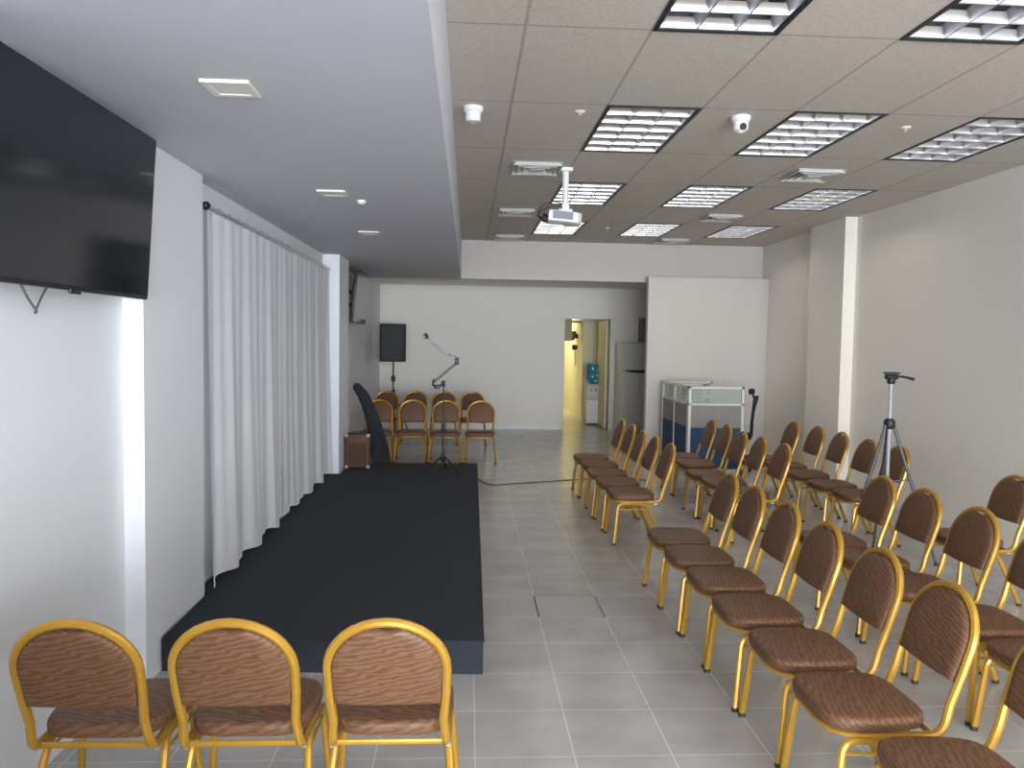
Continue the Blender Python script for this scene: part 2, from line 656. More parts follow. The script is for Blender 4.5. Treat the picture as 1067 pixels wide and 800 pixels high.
# ================================================================== CURTAINS
def curtain(y0, y1, label, x0, hem0, seed, gather):
    rnd = random.Random(seed)
    root = thing('curtain', label, 'curtain', (x0, y0, 0), 0, 'sheer white curtains on the rod')
    L = y1 - y0
    nu, nv = 260, 30
    ph = [rnd.uniform(0, 6.28) for _ in range(6)]
    b = NB()
    grid = []
    for j in range(nv + 1):
        t = j / nv                                   # 0 top .. 1 hem
        row = []
        for i in range(nu + 1):
            u = i / nu
            s = u * L
            w = (0.45 + 0.55 * t)
            wave = 0.006 * math.sin(s * 2 * PI / 0.21 + ph[0] + 0.9 * math.sin(s * 2.1 + ph[1])) * w
            wave += 0.011 * math.sin(s * 2 * PI / 0.52 + ph[2]) * (0.3 + 0.7 * t)
            flare = 0.030 * t * t * (0.5 + 0.5 * math.sin(s * 2 * PI / 0.60 + ph[3])) + 0.01 * t * t
            hem = hem0 + 0.045 * (0.5 + 0.5 * math.sin(s * 2 * PI / 0.60 + ph[3] + 2.2)) + 0.012 * math.sin(s * 9 + ph[4])
            z = 2.405 * (1 - t) + hem * t
            x = wave + flare
            if t > 0.97:
                x += 0.008 * math.sin(s * 2 * PI / 0.3 + ph[5])
            row.append(b.verts.new((x, s + 0.012 * math.sin(s * 14 + ph[5]) * t, z)))
        grid.append(row)
    for j in range(nv):
        for i in range(nu):
            b.faces.new((grid[j][i], grid[j][i + 1], grid[j + 1][i + 1], grid[j + 1][i]))
    obj('cloth', b, M['curtain'], root, True)
    n = int(L / 0.2)
    b = NB()
    ring = [(0.02 * math.cos(a), 0, 0.02 * math.sin(a)) for a in [2 * PI * q / 12 for q in range(12)]]
    tube(b, ring, 0.0025, 5, closed=True)
    rg = obj('ring', b, M['alu'], root, True)
    for k in range(n + 1):
        o = rg if k == 0 else rg.copy()
        if k:
            COL.objects.link(o)
            o.parent = root
        o.location = (0, 0.03 + (L - 0.06) * k / n, 2.425)
    return root


curtain(4.75, 6.58, 'near panel of the sheer white curtain, beside the pilaster by the wall television', -1.515, 0.18, 3, 1)
curtain(6.62, 8.88, 'far panel of the sheer white curtain, reaching to the rear pilaster', -1.53, 0.18, 11, 1)
cr = thing('curtain_rod', 'thin curtain rod with a dark round finial high on the left wall', 'curtain rod', (-1.515, 4.76, 2.425))
b = NB()
beam(b, (0, 0.0, 0), (0, 4.12, 0), 0.011, 10)
obj('rod', b, M['alu'], cr, True)
b = NB()
lathe(b, [(0.006, -0.045), (0.020, -0.036), (0.026, -0.02), (0.020, -0.005), (0.012, 0.0)], 14, (0, 0, 0), 'Y')
obj('finial', b, M['black_metal'], cr, True)
for yy in (0.06, 2.0, 4.02):
    b = NB()
    tube(b, fillet([(-0.068, yy, 0.03), (-0.03, yy, 0.03), (0, yy, -0.012)], 0.02), 0.007, 8)
    box(b, -0.072, -0.064, yy - 0.018, yy + 0.018, 0.0, 0.06, 0.003)
    obj('bracket', b, M['alu'], cr, True)


# ================================================================== CEILING TROFFERS
def make_troffer():
    t = thing('ceiling_light', '', 'ceiling light', (0, 0, ZC), 0, 'recessed louvred ceiling lights')
    W, L = 0.602, 1.215
    b = NB()
    e = 0.022
    for x0, x1, y0, y1 in ((0, e, 0, L), (W - e, W, 0, L), (e, W - e, 0, e), (e, W - e, L - e, L)):
        box(b, x0, x1, y0, y1, -0.006, 0.004)
    # dark vertical lip
    for x0, x1, y0, y1 in ((0, 0.006, 0, L), (W - 0.006, W, 0, L), (0, W, 0, 0.006), (0, W, L - 0.006, L)):
        box(b, x0, x1, y0, y1, 0.0, 0.03)
    obj('frame', b, M['black_metal'], t)
    b = NB()
    # housing: inverted tray
    z = 0.13
    vs = [b.verts.new(v) for v in ((e, e, 0.004), (W - e, e, 0.004), (W - e, L - e, 0.004), (e, L - e, 0.004),
                                   (0.06, 0.05, z), (W - 0.06, 0.05, z), (W - 0.06, L - 0.05, z), (0.06, L - 0.05, z))]
    for f in ((0, 1, 5, 4), (1, 2, 6, 5), (2, 3, 7, 6), (3, 0, 4, 7), (4, 5, 6, 7)):
        b.faces.new([vs[i] for i in f])
    obj('housing', b, M['housing'], t)
    # louvre: cross blades with parabolic faces (thin at the bottom, wide at the top)
    b = NB()
    x0, x1, y0, y1 = e, W - e, e, L - e
    H = 0.044

    def blade_y(y):                                   # runs along x
        prof = []
        for k in range(7):
            s = k / 6
            prof.append((0.004 + 0.024 * s ** 1.8, 0.002 + H * s))
        for sgn in (-1, 1):
            ra = [b.verts.new((x0, y + sgn * p, h)) for p, h in prof]
            rb = [b.verts.new((x1, y + sgn * p, h)) for p, h in prof]
            for k in range(6):
                b.faces.new((ra[k], ra[k + 1], rb[k + 1], rb[k]))
        q = [b.verts.new(v) for v in ((x0, y - 0.004, 0.002), (x1, y - 0.004, 0.002), (x1, y + 0.004, 0.002), (x0, y + 0.004, 0.002))]
        b.faces.new(q)

    def blade_x(x):                                   # runs along y
        prof = []
        for k in range(7):
            s = k / 6
            prof.append((0.004 + 0.03 * s ** 1.8, 0.001 + (H + 0.006) * s))
        for sgn in (-1, 1):
            ra = [b.verts.new((x + sgn * p, y0, h)) for p, h in prof]
            rb = [b.verts.new((x + sgn * p, y1, h)) for p, h in prof]
            for k in range(6):
                b.faces.new((ra[k], ra[k + 1], rb[k + 1], rb[k]))
        q = [b.verts.new(v) for v in ((x - 0.004, y0, 0.001), (x + 0.004, y0, 0.001), (x + 0.004, y1, 0.001), (x - 0.004, y1, 0.001))]
        b.faces.new(q)
    for k in range(0, 7):
        blade_y(y0 + (y1 - y0) * k / 6 + (0.004 if k == 0 else (-0.004 if k == 6 else 0)))
    for k in range(0, 4):
        blade_x(x0 + (x1 - x0) * k / 3 + (0.004 if k == 0 else (-0.004 if k == 3 else 0)))
    lo = obj('louvre', b, M['reflector'], t, True)
    for k in range(3):
        b = NB()
        beam(b, (x0 + (x1 - x0) * (k + 0.5) / 3, 0.06, 0.098), (x0 + (x1 - x0) * (k + 0.5) / 3, L - 0.06, 0.098), 0.013, 10)
        obj('tube', b, M['tube'], t, True)
    return t


tro = make_troffer()
rown = {2.628: 'nearest the camera', 5.058: 'second from the camera', 7.488: 'third from the camera', 9.918: 'farthest, before the beam'}
coln = {0.852: 'left', 2.056: 'middle', 3.26: 'right'}
first = True
for ry in LIGHT_ROWS[:4]:
    for cx in LIGHT_COLS:
        o = tro if first else copy_tree(tro)
        first = False
        o.location = (cx, ry, ZC)
        if ry > 7:
            la = area_light('troffer_fill', (cx + 0.301, ry + 0.607, ZC + 0.118), (0, 0, 0), 0.42, 1.0, 13, (1.0, 0.92, 0.80))  # fill light added inside the fixture to brighten the far end
        o['label'] = 'square-celled louvred ceiling light, %s column, row %s' % (coln[cx], rown[ry])
for cx in LIGHT_COLS:
    o = copy_tree(tro)
    o.location = (cx, 0.198, ZC)
    area_light('troffer_fill', (cx + 0.301, 0.805, ZC + 0.118), (0, 0, 0), 0.42, 1.0, 26, (0.97, 0.98, 1.0))  # unseen overhead fill, added to lift the near seats and right wall
    o['label'] = 'louvred ceiling light above the camera, %s column' % coln[cx]


# air diffusers
def make_diffuser():
    t = thing('air_diffuser', '', 'air vent', (0, 0, ZC), 0, 'white square ceiling air diffusers')

    def ring(b, ro, zo, ri, zi, th=0.004):
        for dz in (0,):
            o_ = [b.verts.new((sx * ro, sy * ro, zo)) for sx, sy in ((-1, -1), (1, -1), (1, 1), (-1, 1))]
            i_ = [b.verts.new((sx * ri, sy * ri, zi)) for sx, sy in ((-1, -1), (1, -1), (1, 1), (-1, 1))]
            o2 = [b.verts.new((v.co.x, v.co.y, v.co.z + th)) for v in o_]
            i2 = [b.verts.new((v.co.x, v.co.y, v.co.z + th)) for v in i_]
            for k in range(4):
                q = (k + 1) % 4
                b.faces.new((o_[k], o_[q], i_[q], i_[k]))
                b.faces.new((o2[k], o2[q], i2[q], i2[k]))
                b.faces.new((o_[k], o_[q], o2[q], o2[k]))
                b.faces.new((i_[k], i_[q], i2[q], i2[k]))
    b = NB()
    ring(b, 0.20, -0.030, 0.185, -0.004)
    ring(b, 0.205, -0.030, 0.20, -0.030)
    box(b, -0.21, 0.21, -0.21, 0.21, -0.004, -0.001)
    obj('frame', b, M['white_plastic'], t)
    b = NB()
    ring(b, 0.165, -0.034, 0.13, -0.010)
    ring(b, 0.115, -0.034, 0.08, -0.010)
    obj('louvre_ring', b, M['white_plastic'], t)
    b = NB()
    box(b, -0.062, 0.062, -0.062, 0.062, -0.034, -0.028, 0.002)
    obj('centre_plate', b, M['white_plastic'], t)
    return t


df = make_diffuser()
for _c in df.children:
    _c.data.materials[0] = M['frame_grey']
DIF = [(0.56, 6.90, 'beside the projector pole'), (2.95, 6.87, 'between the middle and right light columns, nearest one'),
       (0.53, 9.27, 'left side, second from the camera'), (2.92, 9.30, 'between the middle and right lights, second one'),
       (0.57, 11.50, 'left side just before the beam'), (2.91, 11.50, 'right side just before the beam')]
for i, (x, y, s) in enumerate(DIF):
    o = df if i == 0 else copy_tree(df)
    o.location = (x, y, ZC)
    o['label'] = 'white square ceiling air diffuser ' + s


# dome detectors
def make_dome(lens):
    t = thing('security_camera', '', 'security camera', (0, 0, ZC), 0, 'white dome cameras on the tile ceiling')
    b = NB()
    lathe(b, [(0.062, 0.0), (0.064, -0.012), (0.060, -0.03), (0.050, -0.036), (0.049, -0.075), (0.044, -0.09), (0.03, -0.094)][::-1], 24)
    obj('housing', b, M['white_plastic'], t, True)
    b = NB()
    lathe(b, [(0.004, -0.108), (0.02, -0.104), (0.030, -0.094)], 18)
    obj('cap', b, M['grey_plastic'] if lens == 0 else M['white_plastic'], t, True)
    b = NB()
    if lens:
        lathe(b, [(0.022, -0.056), (0.022, -0.045)], 14, (0, 0, -0.075), 'Y')
    else:
        lathe(b, [(0.018, -0.1), (0.031, -0.0935)], 14)
    obj('lens', b, M['black'], t, True)
    return t


o = make_dome(0)
o.location = (0.012, 5.2, ZC)
o['label'] = 'white ceiling dome camera close to the lowered stage ceiling'
o = make_dome(1)
o.location = (1.755, 5.22, ZC)
o['label'] = 'white ceiling dome camera with a dark lens between two lights'

# sprinklers / detectors
for (x, y, s) in ((0.70, 5.22, 'left of the second row of lights'), (2.93, 5.35, 'right of the second row of lights'), (1.78, 10.4, 'between the farthest lights')):
    t = thing('sprinkler_head', 'small pale sprinkler head ' + s, 'sprinkler', (x, y, ZC), 0, 'sprinkler heads in the tile ceiling')
    b = NB()
    lathe(b, [(0.036, 0.0), (0.036, -0.004), (0.018, -0.010), (0.012, -0.012)][::-1], 18)
    obj('escutcheon', b, M['white_plastic'], t, True)
    b = NB()
    lathe(b, [(0.008, -0.01), (0.008, -0.022), (0.017, -0.025), (0.017, -0.028)][::-1], 12)
    obj('deflector', b, M['alu'], t, True)

# square downlights in the stage ceiling
dl = None
for i, (x, y, s) in enumerate(((-0.88, 3.04, 'nearest the camera'), (-0.86, 5.14, 'second from the camera'), (-0.86, 7.02, 'third from the camera'))):
    if dl is None:
        dl = thing('square_downlight', '', 'ceiling light', (0, 0, ZS), 0, 'square downlights above the stage')
        b = NB()
        for x0, x1, y0, y1 in ((-0.088, -0.058, -0.088, 0.088), (0.058, 0.088, -0.088, 0.088), (-0.058, 0.058, -0.088, -0.058), (-0.058, 0.058, 0.058, 0.088)):
            box(b, x0, x1, y0, y1, -0.012, 0.0, 0.002, 1)
        obj('rim', b, new_mat('cream_trim', (0.80, 0.76, 0.66), 0.5), dl)
        b = NB()
        box(b, -0.058, 0.058, -0.058, 0.058, -0.009, -0.001)
        obj('diffuser', b, M['white_plastic'], dl)
        o = dl
    else:
        o = copy_tree(dl)
    o.location = (x, y, ZS)
    o['label'] = 'unlit square downlight above the stage, ' + s
t = thing('small_sensor', 'small white sensor on the stage ceiling beside the second downlight', 'sensor', (-0.72, 5.42, ZS))
b = NB()
lathe(b, [(0.032, 0.0), (0.032, -0.010), (0.022, -0.022), (0.006, -0.026)][::-1], 18)
obj('body', b, M['white_plastic'], t, True)
t = thing('round_downlight', 'small round downlight in the rear ceiling above the loudspeaker', 'ceiling light', (-1.05, 14.3, ZR))
b = NB()
lathe(b, [(0.075, 0.0), (0.075, -0.008), (0.055, -0.012)][::-1], 22)
obj('rim', b, M['white_plastic'], t, True)
b = NB()
lathe(b, [(0.05, -0.010), (0.05, -0.016), (0.03, -0.022)][::-1], 20)
obj('diffuser', b, M['white_plastic'], t, True)

# projector on its ceiling pole
t = thing('ceiling_projector', 'white projector hanging from the tile ceiling on a short pole', 'projector', (0.815, 6.92, 2.735))
b = NB()
prism(b, [(-0.15, -0.115), (-0.02, -0.125), (0.10, -0.115), (0.135, -0.08), (0.145, 0.0), (0.135, 0.08), (0.10, 0.12), (-0.14, 0.115), (-0.15, 0.1)],
      -0.045, 0.045, Matrix.Rotation(0.08, 4, 'Y'), 0.012, 3)
obj('body', b, M['white_plastic'], t, True)
b = NB()
box(b, -0.115, 0.055, -0.130, -0.112, -0.026, 0.036, 0.003, 1, Matrix.Rotation(0.08, 4, 'Y'))
obj('vent_grille', b, M['dark_vent'], t)
b = NB()
lathe(b, [(0.036, -0.185), (0.036, -0.14)], 18, (0, 0.03, 0.0), 'X')
obj('lens', b, M['black'], t, True)
b = NB()
lathe(b, [(0.028, 0.06), (0.028, 0.395)], 16)
obj('pole', b, M['white_plastic'], t, True)
b = NB()
box(b, -0.055, 0.055, -0.055, 0.055, 0.395, 0.425, 0.004)
obj('ceiling_plate', b, M['white_plastic'], t)
b = NB()
box(b, -0.06, 0.06, -0.05, 0.05, 0.045, 0.075, 0.006)
box(b, -0.03, 0.03, -0.04, -0.02, 0.07, 0.12, 0.004)
obj('mount_bracket', b, M['white_plastic'], t)
b = NB()
tube(b, smooth_path([(-0.02, -0.02, 0.12), (-0.10, -0.04, 0.13), (-0.20, -0.03, 0.10), (-0.23, 0, 0.04), (-0.20, 0.03, 0.0), (-0.14, 0.05, 0.0)]), 0.005, 6)
tube(b, smooth_path([(-0.02, 0.0, 0.11), (-0.12, 0.0, 0.10), (-0.21, 0.02, 0.06), (-0.22, 0.03, 0.0), (-0.14, 0.02, -0.02)]), 0.005, 6)
tube(b, smooth_path([(-0.14, -0.05, 0.01), (-0.19, -0.06, -0.01), (-0.24, -0.03, 0.02), (-0.17, -0.03, 0.035)]), 0.006, 6)
obj('cables', b, M['cable'], t, True)


# ================================================================== TELEVISIONS
def television(label, y0, y1, zb, zt, xt, xb, xwall, wallcol):
    """screen faces +X, runs from y0 to y1, tilted so that its top stands farther out"""
    t = thing('television', label, 'television', (xwall, (y0 + y1) / 2, (zb + zt) / 2), 0, 'wall televisions on the left wall')
    hw, hh = (y1 - y0) / 2, (zt - zb) / 2
    ang = math.atan2(xt - xb, zt - zb)
    xm = (xt + xb) / 2 - xwall
    R = Matrix.Translation((xm, 0, 0)) @ Matrix.Rotation(ang, 4, 'Y')
    b = NB()
    box(b, -0.045, 0.0, -hw, hw, -hh, hh, 0.006, 2, R)
    box(b, -0.075, -0.04, -hw * 0.72, hw * 0.72, -hh * 0.75, hh * 0.6, 0.015, 2, R)
    obj('casing', b, M['black'], t, True)
    b = NB()
    box(b, -0.001, 0.003, -hw + 0.012, hw - 0.012, -hh + 0.018, hh - 0.012, 0, 2, R)
    obj('screen', b, M['screen'], t)
    b = NB()
    box(b, 0.002, 0.012, -0.04, 0.04, -hh - 0.012, -hh + 0.006, 0.003, 2, R)
    obj('sensor_bar', b, M['black'], t)
    b = NB()
    box(b, 0.0, 0.012, -0.2, 0.2, -0.14, 0.14, 0.003)
    for s in (-0.15, 0.15):
        box(b, 0.005, xm - 0.05, s - 0.02, s + 0.02, -0.1, -0.07, 0.003)
        box(b, 0.005, xm - 0.04, s - 0.02, s + 0.02, 0.07, 0.1, 0.003)
    obj('wall_mount', b, M['black_metal'], t)
    return t


tv = television('large black wall television at the upper left, nearest the camera', 2.33, 3.70, 1.835, 2.545, -1.395, -1.44, -1.615, None)
b = NB()
tube(b, smooth_path([(0.10, -0.22, -0.33), (0.09, -0.14, -0.39), (0.06, -0.03, -0.43), (0.04, 0.0, -0.437), (0.03, 0.03, -0.42), (0.02, 0.10, -0.36), (0.02, 0.16, -0.31)]), 0.0045, 6)
obj('cable', b, M['cable_grey'], tv, True)
tv2 = television('far wall television above the guitar bag in the rear corner', 10.30, 11.52, 1.875, 2.545, -1.405, -1.47, -1.65, None)
b = NB()
tube(b, smooth_path([(0.03, -0.40, -0.3), (0.02, -0.42, -0.6), (0.012, -0.42, -1.1), (0.014, -0.40, -1.4)]), 0.006, 6)
obj('cable', b, M['cable_grey'], tv2, True)


# ================================================================== CHAIRS
def seat_outline(a):
    c, s = math.cos(a), math.sin(a)
    n = 4.6
    k = (abs(c) ** n + abs(s) ** n) ** (-1 / n)
    x, y = 0.205 * c * k, 0.20 * s * k
    if y > 0:
        y *= 0.86
    if y > 0:
        x *= 1 - 0.12 * (y / 0.20)          # narrows towards the back
    return x, y


LEAN = math.atan2(0.135, 0.42)


def back_pt(x, h):
    """point on the leaning back plane: x across, h height along the plane above z=.40"""
    return Vector((x, 0.213 + h * math.sin(LEAN) * 0.95, 0.40 + h * math.cos(LEAN)))


def make_chair():
    t = thing('banquet_chair', '', 'chair')
    # seat cushion
    b = NB()
    pillow(b, seat_outline, 0, 0.052, 0.010, 0.368)
    obj('seat', b, M['fabric'], t, True)
    # seat hoop
    b = NB()
    hoop = []
    for i in range(41):
        x, y = seat_outline(PI * 0.84 + 2 * PI * 0.66 * i / 40)
        hoop.append((x * 0.94, y * 0.95, 0.360))
    tube(b, hoop, 0.009, 6)
    box(b, -0.18, 0.18, -0.02, 0.02, 0.350, 0.366)
    obj('seat_frame', b, M['gold'], t, True)
    # arched back tube that bends forward under the seat
    b = NB()
    R0 = 0.186
    hs = 0.262                                # height on the plane where the arch starts
    left, right = [], []
    for s in (-1, 1):
        p = [Vector((s * 0.190, -0.06, 0.352)), Vector((s * 0.186, 0.200, 0.352)), back_pt(s * 0.176, 0.06), back_pt(s * 0.186, hs)]
        q = fillet(p[:3], 0.075, 6)[:-1] + [p[2], back_pt(s * 0.184, 0.17), p[3]]
        (left if s < 0 else right).extend(q)
    arch = []
    for k in range(1, 16):
        a = PI - PI * k / 16
        arch.append(back_pt(R0 * math.cos(a), hs + 0.172 * math.sin(a)))
    tube(b, left + arch + right[::-1], 0.0150, 8, r2=0.0150)
    obj('back_frame', b, M['gold'], t, True)
    # cross bar at the foot of the back
    b = NB()
    pa, pb = Vector((-0.18, 0.168, 0.352)), Vector((0.18, 0.168, 0.352))
    tube(b, [pa, pb], 0.011, 8, r2=0.008)
    obj('cross_bar', b, M['gold'], t, True)
    # back cushion
    b = NB()
    out = []
    for k in range(0, 25):
        a = PI * k / 24
        x, h = 0.176 * math.cos(a), hs + 0.158 * math.sin(a)
        if abs(x) < 0.05:
            h -= 0.013 * (0.5 + 0.5 * math.cos(PI * x / 0.05))      # dip that leaves the hand slot
        out.append((x, h))
    for k in range(0, 9):
        u = k / 8
        out.append((-0.168 + 0.336 * u, 0.132 - 0.006 * math.sin(PI * u)))
    t2 = bmesh.new()
    cx, cy = 0.0, 0.27
    layers = [(-0.020, 0.955), (-0.014, 0.99), (0.0, 1.0), (0.012, 0.985), (0.019, 0.95), (0.023, 0.85), (0.026, 0.6), (0.027, 0.3)]
    layers = [(-0.026, 0.3), (-0.025, 0.6), (-0.023, 0.85)] + layers
    rings = []
    for d, s in layers:
        r = []
        for x, h in out:
            P = back_pt(cx + (x - cx) * s, cy + (h - cy) * s)
            nrm = Vector((0, -math.cos(LEAN), math.sin(LEAN)))
            r.append(t2.verts.new(P + nrm * (d + 0.003)))
        rings.append(r)
    n = len(out)
    for a_, b_ in zip(rings[:-1], rings[1:]):
        for i in range(n):
            t2.faces.new((a_[i], a_[(i + 1) % n], b_[(i + 1) % n], b_[i]))
    t2.faces.new(rings[0][::-1])
    t2.faces.new(rings[-1])
    merge(b, t2)
    obj('backrest', b, M['fabric'], t, True)
    # legs, each its own mesh
    for s in (-1, 1):
        b = NB()
        path = fillet([(s * 0.188, 0.03, 0.340), (s * 0.192, -0.150, 0.340), (s * 0.218, -0.182, 0.012)], 0.05, 6)
        tube(b, path, 0.0150, 8, r2=0.0135)
        lg = obj('leg', b, M['gold'], t, True)
        b = NB()
        lathe(b, [(0.0165, 0.0), (0.0168, 0.014), (0.0155, 0.018)], 10, (s * 0.218, -0.182, 0))
        obj('foot_cap', b, M['rubber'], lg, True)
    for s in (-1, 1):
        b = NB()
        path = fillet([(s * 0.188, -0.02, 0.340), (s * 0.188, 0.085, 0.340), (s * 0.196, 0.128, 0.25), (s * 0.214, 0.235, 0.012)], 0.05, 6)
        tube(b, path, 0.0150, 8, r2=0.0135)
        lg = obj('leg', b, M['gold'], t, True)
        b = NB()
        lathe(b, [(0.0165, 0.0), (0.0168, 0.014), (0.0155, 0.018)], 10, (s * 0.214, 0.235, 0))
        obj('foot_cap', b, M['rubber'], lg, True)
    for s in (-1, 1):
        b = NB()
        tube(b, [(s * 0.197, -0.156, 0.295), (s * 0.193, 0.112, 0.295)], 0.006, 6)
        obj('stretcher', b, M['gold'], t, True)
    for s in (-1, 1):
        b = NB()
        box(b, s * 0.19 - 0.008, s * 0.19 + 0.008, 0.15, 0.175, 0.335, 0.350, 0.002)
        obj('bracket', b, M['alu'], t)
    return t


chair0 = make_chair()
used = [False]


def place(x, y, rz, label, group, s=(1, 1, 1)):
    if not used[0]:
        o = chair0
        used[0] = True
    else:
        o = copy_tree(chair0)
    o.location = (x, y, 0)
    o.rotation_euler = (0, 0, rz)
    o['label'] = label
    o['group'] = group
    return o


R = math.radians
rnd = random.Random(5)
# three chairs facing the stage, seen from behind
for x, y, a, s in ((-1.184, 2.765, 180, 'leftmost of the three seen from behind, by the left wall'),
                   (-0.712, 2.765, 180, 'middle of the three seen from behind before the stage'),
                   (-0.240, 2.765, 180, 'rightmost of the three seen from behind, by the stage corner')):
    place(x, y, R(a), 'gold framed brown chair, ' + s, 'three chairs facing the stage in the foreground')

ordn = ['nearest', 'second', 'third', 'fourth', 'fifth', 'sixth', 'seventh']
# aisle row, near block
A = [(1.505, 2.27, -90), (1.44, 2.78, -90), (1.44, 3.26, -90), (1.425, 3.745, -90), (1.43, 4.235, -90), (1.42, 4.71, -90), (1.42, 5.18, -90)]
for i, (x, y, a) in enumerate(A):
    s = ('%s chair of the long row along the tiled aisle' % ordn[i]) if i else 'chair cut off at the bottom right corner, nearest in the aisle row'
    place(x, y, R(a), 'gold framed brown ' + s, 'near block of the aisle row')
# aisle row, far block
for i, (x, y, a) in enumerate([(1.41, 6.72, -90), (1.40, 7.24, -90), (1.39, 7.74, -91), (1.40, 8.27, -90), (1.39, 8.77, -90)]):
    place(x, y, R(a), 'brown banquet chair, %s of the five by the aisle beyond the gap' % ordn[i], 'far block of the aisle row')
# middle row
for i, (x, y, a) in enumerate([(2.43, 3.11, -90), (2.435, 3.59, -90), (2.435, 4.12, -90), (2.455, 4.66, -89), (2.43, 5.12, -91)]):
    place(x, y, R(a), 'brown banquet chair, %s in the near half of the middle row' % ordn[i], 'near block of the middle row')
for i, (x, y, a) in enumerate([(2.43, 6.79, -91), (2.41, 7.29, -92), (2.38, 7.72, -90), (2.46, 8.42, -90), (2.45, 8.92, -90)]):
    place(x, y, R(a), 'brown banquet chair, %s in the far half of the middle row before the cubicle' % ordn[i], 'far block of the middle row')
# row along the right wall
for i, (x, y, a) in enumerate([(3.39, 5.19, -91), (3.41, 6.69, -90), (3.385, 7.17, -90), (3.40, 7.76, -92), (3.41, 8.31, -90), (3.36, 8.82, -90)]):
    s = ('%s of the five far chairs of the row by the right wall' % ordn[i - 1]) if i else 'lone near one by the right wall at the picture edge'
    place(x, y, R(a), 'brown banquet chair, ' + s, 'row of chairs by the right wall')
# chairs behind the stage, facing the camera
for i, (x, y, a) in enumerate([(-1.24, 11.02, 0), (-0.770, 11.04, 0), (-0.300, 11.0, 0), (0.180, 11.0, -2)]):
    place(x, y, R(a), 'tan brown chair facing the camera behind the stage, front line, %s from the left' % ['first', 'second', 'third', 'fourth'][i], 'front line of chairs behind the stage')
for i, (x, y, a) in enumerate([(-1.33, 12.95, 0), (-0.86, 12.96, 0), (-0.388, 12.95, 0), (0.085, 12.96, 0)]):
    place(x, y, R(a), 'tan brown chair facing the camera, rear line before the back wall, %s from the left' % ['first', 'second', 'third', 'fourth'][i], 'rear line of chairs behind the stage')


# ================================================================== LOUDSPEAKER ON STAND
t = thing('loudspeaker', 'black loudspeaker up on a stand behind the rear chairs', 'loudspeaker', (-1.29, 13.95, 1.285))
b = NB()
prism(b, [(-0.20, -0.16), (0.20, -0.16), (0.225, -0.12), (0.19, 0.10), (0.13, 0.16), (-0.13, 0.16), (-0.19, 0.10), (-0.225, -0.12)], 0.0, 0.65, None, 0.02, 3)
obj('cabinet', b, M['black'], t, True)
b = NB()
prism(b, [(-0.185, -0.172), (0.185, -0.172), (0.20, -0.155), (-0.20, -0.155)], 0.03, 0.62, None, 0.004, 1)
obj('grille', b, noisy('speaker_grille', (0.006, 0.006, 0.006), (0.03, 0.03, 0.03), 400, 0.6), t)
t = thing('speaker_stand', 'black tripod stand under the loudspeaker', 'speaker stand', (-1.29, 13.95, 0))
b = NB()
lathe(b, [(0.02, 0.25), (0.02, 0.80), (0.016, 0.80), (0.016, 1.285)], 14)
obj('pole', b, M['tripod'], t, True)
b = NB()
lathe(b, [(0.032, 0.94), (0.036, 0.96), (0.036, 1.02), (0.028, 1.04)], 14)
obj('clamp', b, M['black'], t, True)
b = NB()
lathe(b, [(0.032, 0.72), (0.032, 0.80)], 14)
obj('hub', b, M['black'], t, True)
for k in range(3):
    a = PI / 2 + 2 * PI * k / 3
    b = NB()
    tube(b, [(0.03 * math.cos(a), 0.03 * math.sin(a), 0.75), (0.36 * math.cos(a), 0.36 * math.sin(a), 0.012)], 0.012, 8)
    tube(b, [(0.02 * math.cos(a), 0.02 * math.sin(a), 0.30), (0.20 * math.cos(a), 0.20 * math.sin(a), 0.36)], 0.008, 6)
    obj('leg', b, M['black'], t, True)

# ================================================================== MICROPHONE STAND WITH ARTICULATED ARM
SZ = 0.173
t = thing('microphone_stand', 'black tripod microphone stand at the rear of the stage', 'microphone stand', (-0.268, 8.95, SZ))
b = NB()
lathe(b, [(0.011, 0.16), (0.011, 0.52), (0.0075, 0.52), (0.0075, 0.98)], 12)
obj('pole', b, M['black_metal'], t, True)
b = NB()
lathe(b, [(0.018, 0.49), (0.021, 0.50), (0.021, 0.56), (0.016, 0.58)], 12)
obj('clutch', b, M['black'], t, True)
b = NB()
lathe(b, [(0.012, 0.13), (0.024, 0.15), (0.024, 0.20), (0.016, 0.24)], 12)
obj('hub', b, M['black'], t, True)
for ex, ey in ((-0.245, -0.30), (0.23, -0.17), (0.03, 0.30)):
    b = NB()
    tube(b, [(ex * 0.07, ey * 0.07, 0.20), (ex * 0.95, ey * 0.95, 0.022), (ex, ey, 0.012)], 0.0115, 8)
    lg = obj('leg', b, M['black_metal'], t, True)
    b = NB()
    tube(b, [(ex * 0.93, ey * 0.93, 0.020), (ex * 1.03, ey * 1.03, 0.012)], 0.0119, 8)
    obj('rubber_foot', b, M['rubber'], lg, True)
b = NB()
tube(b, smooth_path([(0.02, 0.02, 0.70), (0.035, 0.05, 0.4), (0.02, 0.06, 0.1), (0.05, 0.20, 0.012), (0.25, 0.35, 0.008)]), 0.0035, 5)
obj('cable', b, M['cable'], t, True)

t = thing('microphone_boom_arm', 'thin grey folding microphone arm on top of the stage stand', 'microphone arm', (-0.268, 8.95, SZ + 0.981))
